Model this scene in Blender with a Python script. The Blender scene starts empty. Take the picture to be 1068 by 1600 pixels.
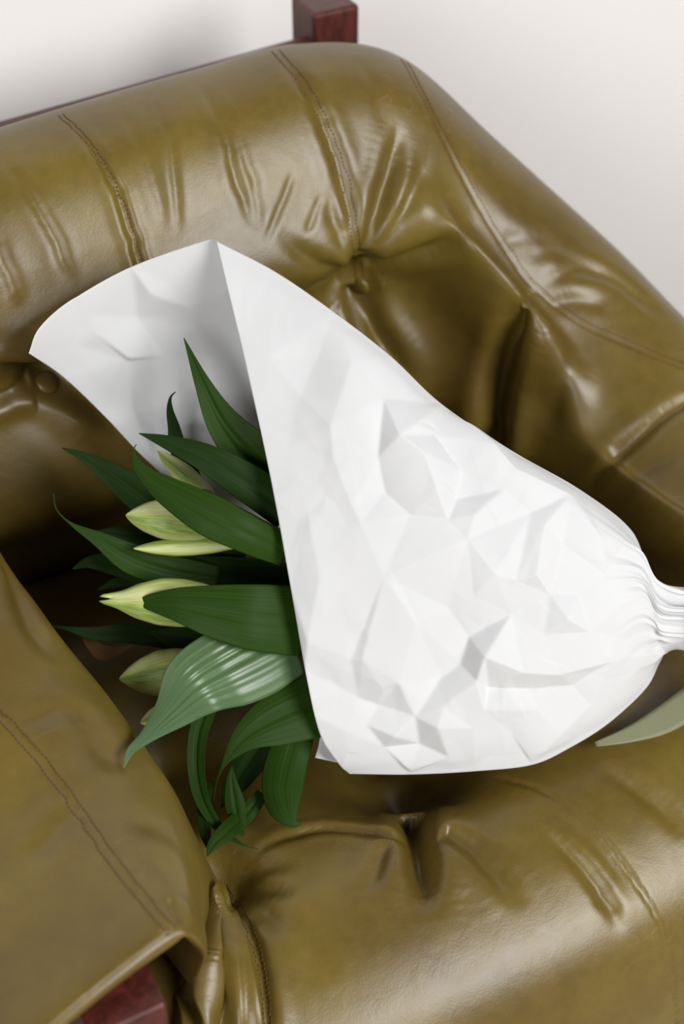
import bpy, bmesh, math, random
import numpy as np
from mathutils import Vector, Matrix
from mathutils.geometry import delaunay_2d_cdt

SC = bpy.context.scene
COL = SC.collection
rng = np.random.default_rng(7)
random.seed(7)

# ------------------------------------------------------------------ camera
F = 2222.0                                   # focal length in pixels of the 1068x1600 frame (50 mm)
_y, _p = math.radians(28), math.radians(42)
CD = np.array([math.sin(_y)*math.cos(_p), math.cos(_y)*math.cos(_p), -math.sin(_p)])
CR = np.cross(CD, [0, 0, 1.0]); CR /= np.linalg.norm(CR)
CU = np.cross(CR, CD)
CC = np.array([0, 0, .5]) - 1.25*CD
cam = bpy.data.cameras.new('camera')
cam_o = bpy.data.objects.new('camera', cam); COL.objects.link(cam_o)
cam.sensor_fit = 'VERTICAL'; cam.sensor_height = 36; cam.lens = F/1600*36
cam.clip_start = .02
M = Matrix(((CR[0], CU[0], -CD[0], CC[0]), (CR[1], CU[1], -CD[1], CC[1]), (CR[2], CU[2], -CD[2], CC[2]), (0, 0, 0, 1)))
cam_o.matrix_world = M
cam.dof.use_dof = True; cam.dof.focus_distance = 1.085; cam.dof.aperture_fstop = 3.5
SC.camera = cam_o

# ------------------------------------------------------------------ light
world = bpy.data.worlds.new('room_light'); SC.world = world; world.use_nodes = True
bg = world.node_tree.nodes['Background']
bg.inputs['Color'].default_value = (.90, .95, 1.0, 1); bg.inputs['Strength'].default_value = .04

def area(name, loc, target, sx, sy, power, col=(1, 1, 1)):
    l = bpy.data.lights.new(name, 'AREA'); l.shape = 'RECTANGLE'; l.size = sx; l.size_y = sy
    l.energy = power; l.color = col
    o = bpy.data.objects.new(name, l); COL.objects.link(o); o.location = loc
    o.rotation_euler = (Vector(target)-Vector(loc)).to_track_quat('-Z', 'Y').to_euler()
    return o
area('window_light', (-2.9, -3.1, 2.3), (0, 0, .5), 1.8, 1.8, 108, (1, .992, .98))
area('second_window_light', (1.0, -2.45, 2.2), (0, 0, .6), 1.5, 1.2, 92, (1, .992, .98))
SC.view_settings.view_transform = 'Standard'; SC.view_settings.look = 'None'
SC.view_settings.gamma = 1; SC.view_settings.use_curve_mapping = False
SC.view_settings.exposure = 0.0

# ------------------------------------------------------------------ helpers
def ray(px, py): return CD + CR*((px-534)/F) + CU*((800-py)/F)
def at(px, py, d): return CC + ray(px, py)*d                       # the point seen at a pixel, d metres deep
def atz(px, py, z):
    v = ray(px, py); return CC + v*((z-CC[2])/v[2])
def aty(px, py, y):
    v = ray(px, py); return CC + v*((y-CC[1])/v[1])
def proj(P):
    q = np.asarray(P)-CC; z = q@CD
    return np.stack([534+F*(q@CR)/z, 800-F*(q@CU)/z, z], -1)
def depth(P): return float((np.asarray(P)-CC)@CD)

def crm(nc, no, ts=None):                                          # Catmull-Rom matrix, nc controls to no samples
    t = np.linspace(0, nc-1, no) if ts is None else np.asarray(ts)
    A = np.zeros((len(t), nc+2))
    i = np.minimum(t.astype(int), nc-2); f = t-i
    w = [-.5*f+f*f-.5*f**3, 1-2.5*f*f+1.5*f**3, .5*f+2*f*f-1.5*f**3, -.5*f*f+.5*f**3]
    for k in range(4): A[np.arange(len(t)), i+k] += w[k]
    B = np.zeros((nc+2, nc)); B[1:-1] = np.eye(nc)
    B[0, 0], B[0, 1] = 2, -1; B[-1, -1], B[-1, -2] = 2, -1
    return A@B
def curve(pts, n):
    pts = np.asarray(pts, float); return crm(len(pts), n)@pts
def resample(pts, step):
    c = curve(pts, 40*len(pts)); s = np.r_[0, np.cumsum(np.linalg.norm(np.diff(c, axis=0), axis=1))]
    n = max(3, int(s[-1]/step)+1); q = np.linspace(0, s[-1], n)
    return np.stack([np.interp(q, s, c[:, k]) for k in range(c.shape[1])], 1)
def patch(P, nv, nu):
    P = np.asarray(P, float)
    return np.einsum('ab,bcd,ec->aed', crm(P.shape[0], nv), P, crm(P.shape[1], nu))
def normals(V, flip=False):
    a = np.gradient(V, axis=1); b = np.gradient(V, axis=0)
    n = np.cross(a, b); n /= np.linalg.norm(n, axis=-1, keepdims=True)+1e-12
    return -n if flip else n
def sstep(x): x = np.clip(x, 0, 1); return x*x*(3-2*x)

def snap(V, N, pix):                                               # pixel path -> 3-D points on a patch (front-facing, nearest)
    Pj = proj(V.reshape(-1, 3)); Nn = N.reshape(-1, 3); X = V.reshape(-1, 3)
    facing = ((X-CC)*Nn).sum(1) < 0
    out, idx = [], []
    ids = np.where(facing)[0]; Q = Pj[ids]
    for p in pix:
        e = np.hypot(Q[:, 0]-p[0], Q[:, 1]-p[1])
        m = e.min(); c = np.where(e < m+4)[0]
        k = c[np.argmin(Q[c, 2]*400+e[c])]
        out.append(X[ids[k]]); idx.append(ids[k])
    out = np.array(out); idx = np.array(idx)
    if len(out) > 6:                                               # smooth the snapped path a little
        k = np.ones(5)/5
        for c in range(3):
            pad = np.pad(out[:, c], 2, mode='edge'); out[:, c] = np.convolve(pad, k, 'valid')
    return out, idx

class Surf:
    def __init__(s, V, flip=False):
        s.V0 = V; s.N = normals(V, flip); s.flip = flip; s.h = np.zeros(V.shape[:2]); s.tan = np.zeros_like(V)
    def crease(s, pix, depth, width, ridge=.35, side=0.0, taper=(.25, .25), rw=2.2):
        """a fold or seam groove along a path: depth and width in metres; side shifts the puffed lip to one side"""
        path, _ = snap(s.V0, s.N, resample(pix, 4))
        s.crease3(path, depth, width, ridge, side, taper, rw)
    def crease3(s, path, depth, width, ridge=.35, side=0.0, taper=(.25, .25), rw=2.2):
        X = s.V0.reshape(-1, 3); R = width*(rw+4)
        lo, hi = path.min(0)-R, path.max(0)+R
        ids = np.where(((X > lo) & (X < hi)).all(1))[0]
        if not len(ids): return
        Xi = X[ids]; D = np.full(len(ids), 1e9); K = np.zeros(len(ids), int)
        for j, p in enumerate(path):
            e = ((Xi-p)**2).sum(1); m = e < D; D[m] = e[m]; K[m] = j
        D = np.sqrt(D); tng = np.gradient(path, axis=0); tng /= np.linalg.norm(tng, axis=1, keepdims=True)+1e-9
        nn = s.N.reshape(-1, 3)[ids]
        sg = np.sign((np.cross(tng[K], nn)*(Xi-path[K])).sum(1)); S = D*sg
        t = K/max(1, len(path)-1)
        amp = np.ones(len(t))
        if taper[0] > 0: amp *= sstep(t/taper[0])
        if taper[1] > 0: amp *= sstep((1-t)/taper[1])
        g = -np.exp(-(D/width)**2)
        r = ridge*((1+side)*np.exp(-((S-rw*width)/(1.3*width))**2) + (1-side)*np.exp(-((S+rw*width)/(1.3*width))**2))
        s.h.reshape(-1)[ids] += depth*amp*(g+r)
    def bump(s, px, py, height, radius, sharp=2.0):
        p, _ = snap(s.V0, s.N, [(px, py)]); D = np.linalg.norm(s.V0-p[0], axis=-1)
        s.h += height*np.exp(-(D/radius)**sharp)
    def button(s, px, py, depth, r1, r2):
        p, _ = snap(s.V0, s.N, [(px, py)]); D = np.linalg.norm(s.V0-p[0], axis=-1)
        s.h -= depth*(.6*np.exp(-(D/r1)**2)+.4*np.exp(-(D/r2)))
        return p[0]
    def noise(s, amp, scale, seed):
        r = np.random.default_rng(seed); X = s.V0; h = 0
        for k in range(7):
            w = r.normal(size=3); w *= (1+.6*r.random())/np.linalg.norm(w)/scale*2*math.pi/2
            h = h+np.sin(X@w + r.random()*6.28 + 1.5*np.sin(X@r.normal(size=3)/scale*1.5))
        s.h += amp*h/3
    def final(s):
        return s.V0 + s.N*s.h[..., None]

def link(name, me, mat, parent=None):
    o = bpy.data.objects.new(name, me); COL.objects.link(o)
    if mat: me.materials.append(mat)
    if parent: o.parent = parent
    return o
def grid_obj(name, V, mat, parent=None, uv=None, flip=False, smooth=True):
    nv, nu = V.shape[:2]
    me = bpy.data.meshes.new(name)
    I = np.arange(nv*nu).reshape(nv, nu)
    q = np.stack([I[:-1, :-1], I[:-1, 1:], I[1:, 1:], I[1:, :-1]], -1).reshape(-1, 4)
    if flip: q = q[:, ::-1]
    me.vertices.add(nv*nu); me.vertices.foreach_set('co', V.reshape(-1).astype(np.float32))
    me.loops.add(q.size); me.loops.foreach_set('vertex_index', np.ascontiguousarray(q).reshape(-1).astype(np.int32))
    me.polygons.add(len(q)); me.polygons.foreach_set('loop_start', np.arange(0, q.size, 4, dtype=np.int32))
    me.update(calc_edges=True)
    if uv is not None:
        l = me.uv_layers.new(name='uv'); U = uv.reshape(-1, 2)[np.ascontiguousarray(q).reshape(-1)]
        l.data.foreach_set('uv', U.reshape(-1).astype(np.float32))
    me.polygons.foreach_set('use_smooth', np.full(len(q), smooth, bool)); me.validate()
    return link(name, me, mat, parent)
def bm_obj(name, bm, mat, parent=None, smooth=False):
    me = bpy.data.meshes.new(name); bmesh.ops.recalc_face_normals(bm, faces=bm.faces[:]); bm.to_mesh(me); bm.free()
    if smooth: me.polygons.foreach_set('use_smooth', np.ones(len(me.polygons), bool))
    return link(name, me, mat, parent)
def thing(name, label, cat, loc=(0, 0, 0), group=None):
    o = bpy.data.objects.new(name, None); COL.objects.link(o); o.location = loc; o.empty_display_size = .05
    o['label'] = label; o['category'] = cat
    if group: o['group'] = group
    return o
def keep(o):                                                       # parent moved to its base: keep the children in place
    for c in o.children: c.matrix_parent_inverse = Matrix.Translation(-o.location)
def beam(bm, a, b, w, h, up=(0, 0, 1), bev=.004):
    """a squared timber from a to b"""
    a, b = Vector(a), Vector(b); d = (b-a).normalized(); s = d.cross(Vector(up)).normalized(); u = s.cross(d)
    g = bmesh.new(); vs = []
    for p in (a, b):
        for i, j in ((-1, -1), (1, -1), (1, 1), (-1, 1)): vs.append(g.verts.new(p+s*(i*w/2)+u*(j*h/2)))
    for f in ((0, 1, 2, 3), (7, 6, 5, 4), (0, 4, 5, 1), (1, 5, 6, 2), (2, 6, 7, 3), (3, 7, 4, 0)): g.faces.new([vs[k] for k in f])
    bmesh.ops.recalc_face_normals(g, faces=g.faces[:])
    bmesh.ops.bevel(g, geom=g.edges[:], offset=bev, segments=3, affect='EDGES', profile=.5)
    me = bpy.data.meshes.new('tmp'); g.to_mesh(me); g.free(); bm.from_mesh(me); bpy.data.meshes.remove(me)
def tube_pts(path, rad, n=10):
    path = np.asarray(path, float); T = np.gradient(path, axis=0); T /= np.linalg.norm(T, axis=1, keepdims=True)+1e-9
    ref = np.array([.3, .2, .93]); A = np.cross(T, ref); A /= np.linalg.norm(A, axis=1, keepdims=True); B = np.cross(T, A)
    th = np.linspace(0, 2*np.pi, n+1); rad = np.broadcast_to(np.asarray(rad, float), (len(path),))
    return path[:, None]+rad[:, None, None]*(A[:, None]*np.cos(th)[None, :, None]+B[:, None]*np.sin(th)[None, :, None])

# ------------------------------------------------------------------ materials
def mat(name): 
    m = bpy.data.materials.new(name); m.use_nodes = True
    nt = m.node_tree; return m, nt, nt.nodes['Principled BSDF']
def node(nt, t, **k):
    n = nt.nodes.new(t)
    for a, v in k.items():
        if a in n.inputs: n.inputs[a].default_value = v
        else: setattr(n, a, v)
    return n
def ramp(nt, stops):
    n = nt.nodes.new('ShaderNodeValToRGB'); e = n.color_ramp.elements
    while len(e) < len(stops): e.new(.5)
    for x, (p, c) in zip(e, stops): x.position = p; x.color = (*c, 1)
    return n

def leather_mat():
    m, nt, b = mat('olive_leather'); L = nt.links.new
    tc = node(nt, 'ShaderNodeTexCoord')
    n1 = node(nt, 'ShaderNodeTexNoise', Scale=7.0, Detail=4.0, Roughness=.55); L(tc.outputs['Object'], n1.inputs['Vector'])
    r1 = ramp(nt, [(.3, (.108, .066, .0105)), (.5, (.144, .095, .014)), (.72, (.188, .133, .019))]); L(n1.outputs['Fac'], r1.inputs['Fac'])
    n2 = node(nt, 'ShaderNodeTexNoise', Scale=70.0, Detail=6.0, Roughness=.7); L(tc.outputs['Object'], n2.inputs['Vector'])
    mx = node(nt, 'ShaderNodeMix', data_type='RGBA', blend_type='MULTIPLY'); mx.inputs['Factor'].default_value = .35
    r2 = ramp(nt, [(.3, (.62, .60, .55)), (.6, (1, 1, 1))]); L(n2.outputs['Fac'], r2.inputs['Fac'])
    L(r1.outputs['Color'], mx.inputs['A']); L(r2.outputs['Color'], mx.inputs['B'])
    # fine pale scratches of wear
    mp = node(nt, 'ShaderNodeMapping'); mp.inputs['Scale'].default_value = (1, 1.7, 1.2); mp.inputs['Rotation'].default_value = (.4, .2, .9)
    L(tc.outputs['Object'], mp.inputs['Vector'])
    n4 = node(nt, 'ShaderNodeTexNoise', Scale=18.0, Detail=2.0); L(mp.outputs['Vector'], n4.inputs['Vector'])
    vadd = node(nt, 'ShaderNodeMix', data_type='RGBA', blend_type='LINEAR_LIGHT'); vadd.inputs['Factor'].default_value = .12
    L(mp.outputs['Vector'], vadd.inputs['A']); L(n4.outputs['Color'], vadd.inputs['B'])
    vo = node(nt, 'ShaderNodeTexVoronoi', feature='DISTANCE_TO_EDGE', Scale=26.0); L(vadd.outputs['Result'], vo.inputs['Vector'])
    r3 = ramp(nt, [(0, (1, 1, 1)), (.018, (0, 0, 0))]); L(vo.outputs['Distance'], r3.inputs['Fac'])
    n5 = node(nt, 'ShaderNodeTexNoise', Scale=9.0, Detail=3.0); L(tc.outputs['Object'], n5.inputs['Vector'])
    r5 = ramp(nt, [(.58, (0, 0, 0)), (.75, (.55, .55, .55))]); L(n5.outputs['Fac'], r5.inputs['Fac'])
    mu = node(nt, 'ShaderNodeMath', operation='MULTIPLY'); L(r3.outputs['Color'], mu.inputs[0]); L(r5.outputs['Color'], mu.inputs[1])
    mx2 = node(nt, 'ShaderNodeMix', data_type='RGBA'); L(mu.outputs[0], mx2.inputs['Factor'])
    L(mx.outputs['Result'], mx2.inputs['A']); mx2.inputs['B'].default_value = (.30, .20, .085, 1)
    L(mx2.outputs['Result'], b.inputs['Base Color'])
    # pore grain and soft wrinkles
    v2 = node(nt, 'ShaderNodeTexVoronoi', Scale=520.0); L(tc.outputs['Object'], v2.inputs['Vector'])
    b1 = node(nt, 'ShaderNodeBump', Strength=.12, Distance=.0004); L(v2.outputs['Distance'], b1.inputs['Height'])
    n3 = node(nt, 'ShaderNodeTexNoise', Scale=55.0, Detail=3.0, Roughness=.5, Distortion=.6); L(tc.outputs['Object'], n3.inputs['Vector'])
    b2 = node(nt, 'ShaderNodeBump', Strength=.14, Distance=.002); L(n3.outputs['Fac'], b2.inputs['Height']); L(b1.outputs['Normal'], b2.inputs['Normal'])
    L(b2.outputs['Normal'], b.inputs['Normal'])
    rr = node(nt, 'ShaderNodeMapRange'); rr.inputs['To Min'].default_value = .33; rr.inputs['To Max'].default_value = .46
    L(n2.outputs['Fac'], rr.inputs['Value']); L(rr.outputs['Result'], b.inputs['Roughness'])
    b.inputs['Specular IOR Level'].default_value = .62
    return m
LEATHER = leather_mat()

def wood_mat():
    m, nt, b = mat('red_brown_wood'); L = nt.links.new
    tc = node(nt, 'ShaderNodeTexCoord'); mp = node(nt, 'ShaderNodeMapping'); mp.inputs['Scale'].default_value = (12, 12, 2.5)
    L(tc.outputs['Object'], mp.inputs['Vector'])
    n = node(nt, 'ShaderNodeTexNoise', Scale=9.0, Detail=5.0, Distortion=1.2); L(mp.outputs['Vector'], n.inputs['Vector'])
    r = ramp(nt, [(.3, (.035, .006, .005)), (.7, (.115, .022, .015))]); L(n.outputs['Fac'], r.inputs['Fac']); L(r.outputs['Color'], b.inputs['Base Color'])
    b.inputs['Roughness'].default_value = .42
    return m
WOOD = wood_mat()

def thread_mat():
    m, nt, b = mat('brown_thread'); b.inputs['Base Color'].default_value = (.13, .045, .018, 1); b.inputs['Roughness'].default_value = .7
    return m
THREAD = thread_mat()

def plaster_mat(name, col):
    m, nt, b = mat(name); L = nt.links.new
    tc = node(nt, 'ShaderNodeTexCoord'); n = node(nt, 'ShaderNodeTexNoise', Scale=160.0, Detail=4.0); L(tc.outputs['Object'], n.inputs['Vector'])
    bu = node(nt, 'ShaderNodeBump', Strength=.1, Distance=.001); L(n.outputs['Fac'], bu.inputs['Height']); L(bu.outputs['Normal'], b.inputs['Normal'])
    b.inputs['Base Color'].default_value = (*col, 1); b.inputs['Roughness'].default_value = .85
    return m

def paper_mat():
    m, nt, b = mat('white_wrapping_paper'); L = nt.links.new
    tc = node(nt, 'ShaderNodeTexCoord'); n = node(nt, 'ShaderNodeTexNoise', Scale=900.0, Detail=3.0); L(tc.outputs['Object'], n.inputs['Vector'])
    n2 = node(nt, 'ShaderNodeTexNoise', Scale=60.0, Detail=5.0, Roughness=.65); L(tc.outputs['Object'], n2.inputs['Vector'])
    b1 = node(nt, 'ShaderNodeBump', Strength=.1, Distance=.0003); L(n.outputs['Fac'], b1.inputs['Height'])
    b2 = node(nt, 'ShaderNodeBump', Strength=.12, Distance=.0015); L(n2.outputs['Fac'], b2.inputs['Height']); L(b1.outputs['Normal'], b2.inputs['Normal'])
    L(b2.outputs['Normal'], b.inputs['Normal'])
    b.inputs['Base Color'].default_value = (.71, .715, .725, 1); b.inputs['Roughness'].default_value = .6; b.inputs['Specular IOR Level'].default_value = .3
    tr = node(nt, 'ShaderNodeBsdfTranslucent'); tr.inputs['Color'].default_value = (.8, .78, .74, 1)
    mx = node(nt, 'ShaderNodeMixShader'); mx.inputs['Fac'].default_value = .12
    L(b.outputs['BSDF'], mx.inputs[1]); L(tr.outputs['BSDF'], mx.inputs[2]); L(mx.outputs['Shader'], nt.nodes['Material Output'].inputs['Surface'])
    return m
PAPER = paper_mat()

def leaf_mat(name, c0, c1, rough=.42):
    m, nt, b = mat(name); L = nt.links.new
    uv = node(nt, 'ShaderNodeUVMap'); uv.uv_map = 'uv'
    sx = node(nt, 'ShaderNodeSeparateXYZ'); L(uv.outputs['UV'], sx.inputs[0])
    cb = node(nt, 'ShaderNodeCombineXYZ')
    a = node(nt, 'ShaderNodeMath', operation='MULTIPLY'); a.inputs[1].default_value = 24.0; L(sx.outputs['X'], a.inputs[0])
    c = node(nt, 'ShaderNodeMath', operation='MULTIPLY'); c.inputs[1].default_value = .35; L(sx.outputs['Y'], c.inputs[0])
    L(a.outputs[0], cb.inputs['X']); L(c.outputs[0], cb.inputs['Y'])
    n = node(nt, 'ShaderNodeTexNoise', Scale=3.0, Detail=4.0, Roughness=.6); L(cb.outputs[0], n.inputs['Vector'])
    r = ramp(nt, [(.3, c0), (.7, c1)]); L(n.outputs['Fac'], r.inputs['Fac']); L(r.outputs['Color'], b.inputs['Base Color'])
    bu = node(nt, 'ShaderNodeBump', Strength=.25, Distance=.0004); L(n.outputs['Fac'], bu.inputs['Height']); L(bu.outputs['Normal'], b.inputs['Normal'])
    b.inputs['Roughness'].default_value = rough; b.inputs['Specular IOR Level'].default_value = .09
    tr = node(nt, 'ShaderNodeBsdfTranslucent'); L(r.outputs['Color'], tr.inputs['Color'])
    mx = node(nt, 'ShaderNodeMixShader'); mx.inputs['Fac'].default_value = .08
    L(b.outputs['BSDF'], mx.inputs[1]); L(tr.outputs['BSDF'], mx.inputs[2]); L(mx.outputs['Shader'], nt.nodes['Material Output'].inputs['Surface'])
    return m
LEAF = leaf_mat('lily_leaf_green', (.014, .036, .0035), (.029, .070, .008), .47)
PALE_SHEEN = leaf_mat('lily_leaf_pale_sheen', (.066, .130, .045), (.110, .190, .080), .36)  # paler leaf green with the window sheen put into the colour
PALE_SHEEN.node_tree.nodes['Principled BSDF'].inputs['Specular IOR Level'].default_value = .7
LEAF2 = leaf_mat('lily_leaf_dark_shaded', (.008, .022, .0025), (.016, .042, .005), .5)  # dark leaf green; shade inside the bouquet is put into the colour
DRY = leaf_mat('dry_leaf_brown', (.10, .05, .022), (.20, .11, .05), .7)

def bud_mat():
    m, nt, b = mat('lily_bud_green'); L = nt.links.new
    uv = node(nt, 'ShaderNodeUVMap'); uv.uv_map = 'uv'
    sx = node(nt, 'ShaderNodeSeparateXYZ'); L(uv.outputs['UV'], sx.inputs[0])
    w = node(nt, 'ShaderNodeMath', operation='MULTIPLY'); w.inputs[1].default_value = 2*math.pi*3; L(sx.outputs['X'], w.inputs[0])
    cs = node(nt, 'ShaderNodeMath', operation='COSINE'); L(w.outputs[0], cs.inputs[0])
    cb = node(nt, 'ShaderNodeCombineXYZ')
    a = node(nt, 'ShaderNodeMath', operation='MULTIPLY'); a.inputs[1].default_value = 40.0; L(sx.outputs['X'], a.inputs[0]); L(a.outputs[0], cb.inputs['X'])
    c = node(nt, 'ShaderNodeMath', operation='MULTIPLY'); c.inputs[1].default_value = 2.0; L(sx.outputs['Y'], c.inputs[0]); L(c.outputs[0], cb.inputs['Y'])
    n = node(nt, 'ShaderNodeTexNoise', Scale=2.0, Detail=4.0); L(cb.outputs[0], n.inputs['Vector'])
    ad = node(nt, 'ShaderNodeMath', operation='MULTIPLY_ADD'); ad.inputs[1].default_value = .28; L(cs.outputs[0], ad.inputs[0]); L(n.outputs['Fac'], ad.inputs[2])
    r = ramp(nt, [(.2, (.62, .65, .32)), (.5, (.43, .50, .14)), (.85, (.17, .27, .04))]); L(ad.outputs[0], r.inputs['Fac'])
    L(r.outputs['Color'], b.inputs['Base Color'])
    bu = node(nt, 'ShaderNodeBump', Strength=.2, Distance=.0006); L(n.outputs['Fac'], bu.inputs['Height']); L(bu.outputs['Normal'], b.inputs['Normal'])
    b.inputs['Roughness'].default_value = .45
    return m
BUD = bud_mat()
def plain(name, col, rough=.5):
    m, nt, b = mat(name); b.inputs['Base Color'].default_value = (*col, 1); b.inputs['Roughness'].default_value = rough
    return m
STEM = plain('lily_stem_green', (.035, .075, .018), .5)
def ribbon_mat():
    m, nt, b = mat('sage_ribbon'); L = nt.links.new
    tc = node(nt, 'ShaderNodeTexCoord'); wv = node(nt, 'ShaderNodeTexWave', Scale=450.0, Distortion=.5); L(tc.outputs['Object'], wv.inputs['Vector'])
    bu = node(nt, 'ShaderNodeBump', Strength=.15, Distance=.0003); L(wv.outputs['Fac'], bu.inputs['Height']); L(bu.outputs['Normal'], b.inputs['Normal'])
    b.inputs['Base Color'].default_value = (.19, .192, .108, 1); b.inputs['Roughness'].default_value = .6
    return m
RIBBON = ribbon_mat()

# ------------------------------------------------------------------ the room
def slab(name, lo, hi, m):
    bm = bmesh.new(); bmesh.ops.create_cube(bm, size=1)
    for v in bm.verts: v.co = Vector([lo[k]+(v.co[k]+.5)*(hi[k]-lo[k]) for k in range(3)])
    o = bm_obj(name, bm, m); o['kind'] = 'structure'; return o
slab('wall_back', (-2.4, .60, 0), (3.2, .70, 2.8), plaster_mat('white_wall_paint', (.88, .86, .85)))
slab('floor', (-2.4, -2.6, -.06), (3.2, .70, 0), plaster_mat('pale_floor', (.42, .36, .30)))

# ------------------------------------------------------------------ the armchair
chair = thing('armchair', 'green leather armchair with tufted cushions and a red-brown wooden frame', 'armchair', (.03, .0, 0))

# --- one hide runs along the back, round the corner and down the right arm
def column(o, n, prof):
    return [(o[0]+n[0]*r, o[1]+n[1]*r, z) for r, z in prof]
def backprof(top, k=1.0):
    return [(.06, .34), (.07, .42), (.118, .50), (.092, .605), (.119, .670), (.084, top-.064), (.046, top-.017), (0, top), (-.05, top-.012), (-.095, top-.07), (-.12, top-.2), (-.11, .40)]
def armprof(top):
    return [(.10, .34), (.115, .41), (.125, .455), (.115, .50), (.098, top-.048), (.07, top-.024), (.036, top-.006), (0, top), (-.036, top-.008), (-.07, top-.045), (-.085, top-.12), (-.08, .38)]
def mixprof(a, b, t): return [(x[0]*(1-t)+y[0]*t, x[1]*(1-t)+y[1]*t) for x, y in zip(a, b)]
bp, ap = backprof(.803), armprof(.575)
cols = [column((-.46, -.02), (.97, -.2), armprof(.56)), column((-.425, .09), (.86, -.5), mixprof(backprof(.62), armprof(.62), .75)),
        column((-.375, .17), (.62, -.78), mixprof(backprof(.70), armprof(.70), .4))]
cols += [column((x, .24), (0, -1), backprof(t)) for x, t in ((-.30, .775), (-.21, .785), (-.10, .795), (0.0, .801))]
cols.append(column((.10, .242), (-.02, -1), backprof(.803)))
cols.append(column((.185, .225), (-.30, -.95), mixprof(backprof(.778), armprof(.778), .15)))
cols.append(column((.250, .175), (-.62, -.78), mixprof(backprof(.705), armprof(.705), .4)))
cols.append(column((.315, .095), (-.86, -.5), mixprof(backprof(.622), armprof(.622), .75)))
cols.append(column((.352, -.005), (-.97, -.2), armprof(.562)))
cols.append(column((.368, -.11), (-1, 0), armprof(.545)))
cols.append(column((.39, -.24), (-1, 0), armprof(.555)))
cols.append(column((.39, -.40), (-1, 0), armprof(.545)))

HP = np.transpose(np.array(cols), (1, 0, 2))
hide = Surf(patch(HP, 420, 640))
if ((hide.N[200, 100]) @ np.array([0, -1, 0])) < 0: hide = Surf(hide.V0, True)
BACK_SEAM1 = [(430, 78), (480, 140), (515, 215), (540, 290), (556, 380), (562, 440)]
BACK_SEAM2 = [(632, 92), (668, 165), (715, 260), (765, 350), (825, 440), (900, 500), (985, 540), (1068, 572)]
BACK_SEAM0 = [(95, 178), (140, 225), (175, 280), (200, 345), (222, 420), (235, 500)]
DEEP = [(835, 452), (805, 505), (785, 570), (772, 650), (768, 720)]
def build_hide(h):
    h.noise(.0012, .18, 3)
    h.crease(BACK_SEAM1, .0045, .006, taper=(.2, 0), ridge=.3)
    h.crease(BACK_SEAM0, .0045, .0035, taper=(.3, 0), ridge=.3)
    h.crease(BACK_SEAM2, .0007, .003, taper=(.1, .1), ridge=0)
    h.button(560, 445, .030, .03, .05)
    h.button(75, 597, .028, .03, .05)
    # pleats radiating from the right button
    for p, d, w in [([(566, 425), (590, 345), (612, 265), (628, 175)], .011, .0075), ([(572, 430), (610, 370), (645, 300), (678, 225)], .005, .007),
                    ([(575, 440), (640, 410), (700, 380), (750, 338)], .008, .008), ([(555, 425), (535, 375), (520, 320), (515, 265)], .003, .006),
                    ([(548, 430), (505, 418), (465, 390), (430, 350)], .004, .007), ([(545, 445), (505, 452), (478, 458)], .0035, .0045),
                    ([(550, 455), (520, 470), (500, 480)], .0035, .0045), ([(566, 460), (590, 520), (625, 575), (660, 620)], .012, .009),
                    ([(558, 462), (562, 520), (575, 560)], .007, .006)]:
        h.crease(p, d, w, taper=(.05, .6), ridge=.3)
    # deep fold between wing and arm
    h.crease(DEEP, .020, .011, taper=(.35, .1), ridge=.28, side=-.2)
    h.crease([(836, 448), (822, 480), (806, 520), (795, 560)], .007, .004, taper=(.3, .3), ridge=.2)
    h.crease([(842, 450), (885, 425), (935, 425), (985, 455), (1030, 500)], .0026, .007, ridge=.3)
    h.crease([(800, 408), (850, 395), (905, 408), (965, 440)], .0016, .008, ridge=.35)
    h.crease([(775, 378), (820, 372), (875, 372)], .0014, .008, ridge=.35)
    h.crease([(850, 482), (900, 470), (950, 482)], .0018, .007, ridge=.3)
    # arm pleats
    h.crease([(1100, 612), (1040, 645), (985, 692), (940, 735), (900, 790)], .0055, .007, ridge=.12, side=.3, taper=(.1, .35), rw=2.4)
    h.crease([(1090, 705), (1040, 715), (985, 745), (930, 785)], .002, .009, ridge=.1, taper=(.3, .3))
    h.crease([(905, 545), (880, 600), (850, 680)], .002, .010, ridge=.3)
    # upper back pleats running down from the top
    for p, d, w in [([(175, 150), (215, 215), (245, 290), (262, 370)], .0016, .006), ([(232, 140), (265, 215), (275, 300), (282, 375)], .0018, .004),
                    ([(300, 115), (345, 190), (370, 280), (400, 365)], .0026, .005), ([(330, 130), (372, 215), (400, 300), (408, 380)], .0014, .005),
                    ([(0, 235), (45, 300), (85, 370), (118, 450)], .0028, .005), ([(462, 262), (440, 320), (412, 385)], .0014, .0035),
                    ([(-10, 370), (10, 420), (30, 480)], .0025, .006),
                    ([(560, 90), (590, 150), (600, 210)], .0012, .008), ([(505, 300), (490, 340), (478, 372)], .0012, .0035)]:
        h.crease(p, d*.8, w*.85, ridge=.2)
    # left button row fold
    h.crease([(-60, 590), (0, 583), (50, 588), (75, 597), (115, 612), (160, 640), (200, 690)], .016, .010, taper=(0, .3), ridge=.4)
    h.crease([(-40, 640), (10, 625), (60, 612)], .008, .006, taper=(.2, .1), ridge=.5)
build_hide(hide)
HV = hide.final()
# split the hide at the deep fold: backrest | right armrest
UC = 454
HN = normals(HV, hide.flip)
backrest = grid_obj('backrest', HV[:, :UC+1], LEATHER, chair, flip=hide.flip)
arm_r = grid_obj('armrest', HV[:, UC:], LEATHER, chair, flip=hide.flip)

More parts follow.
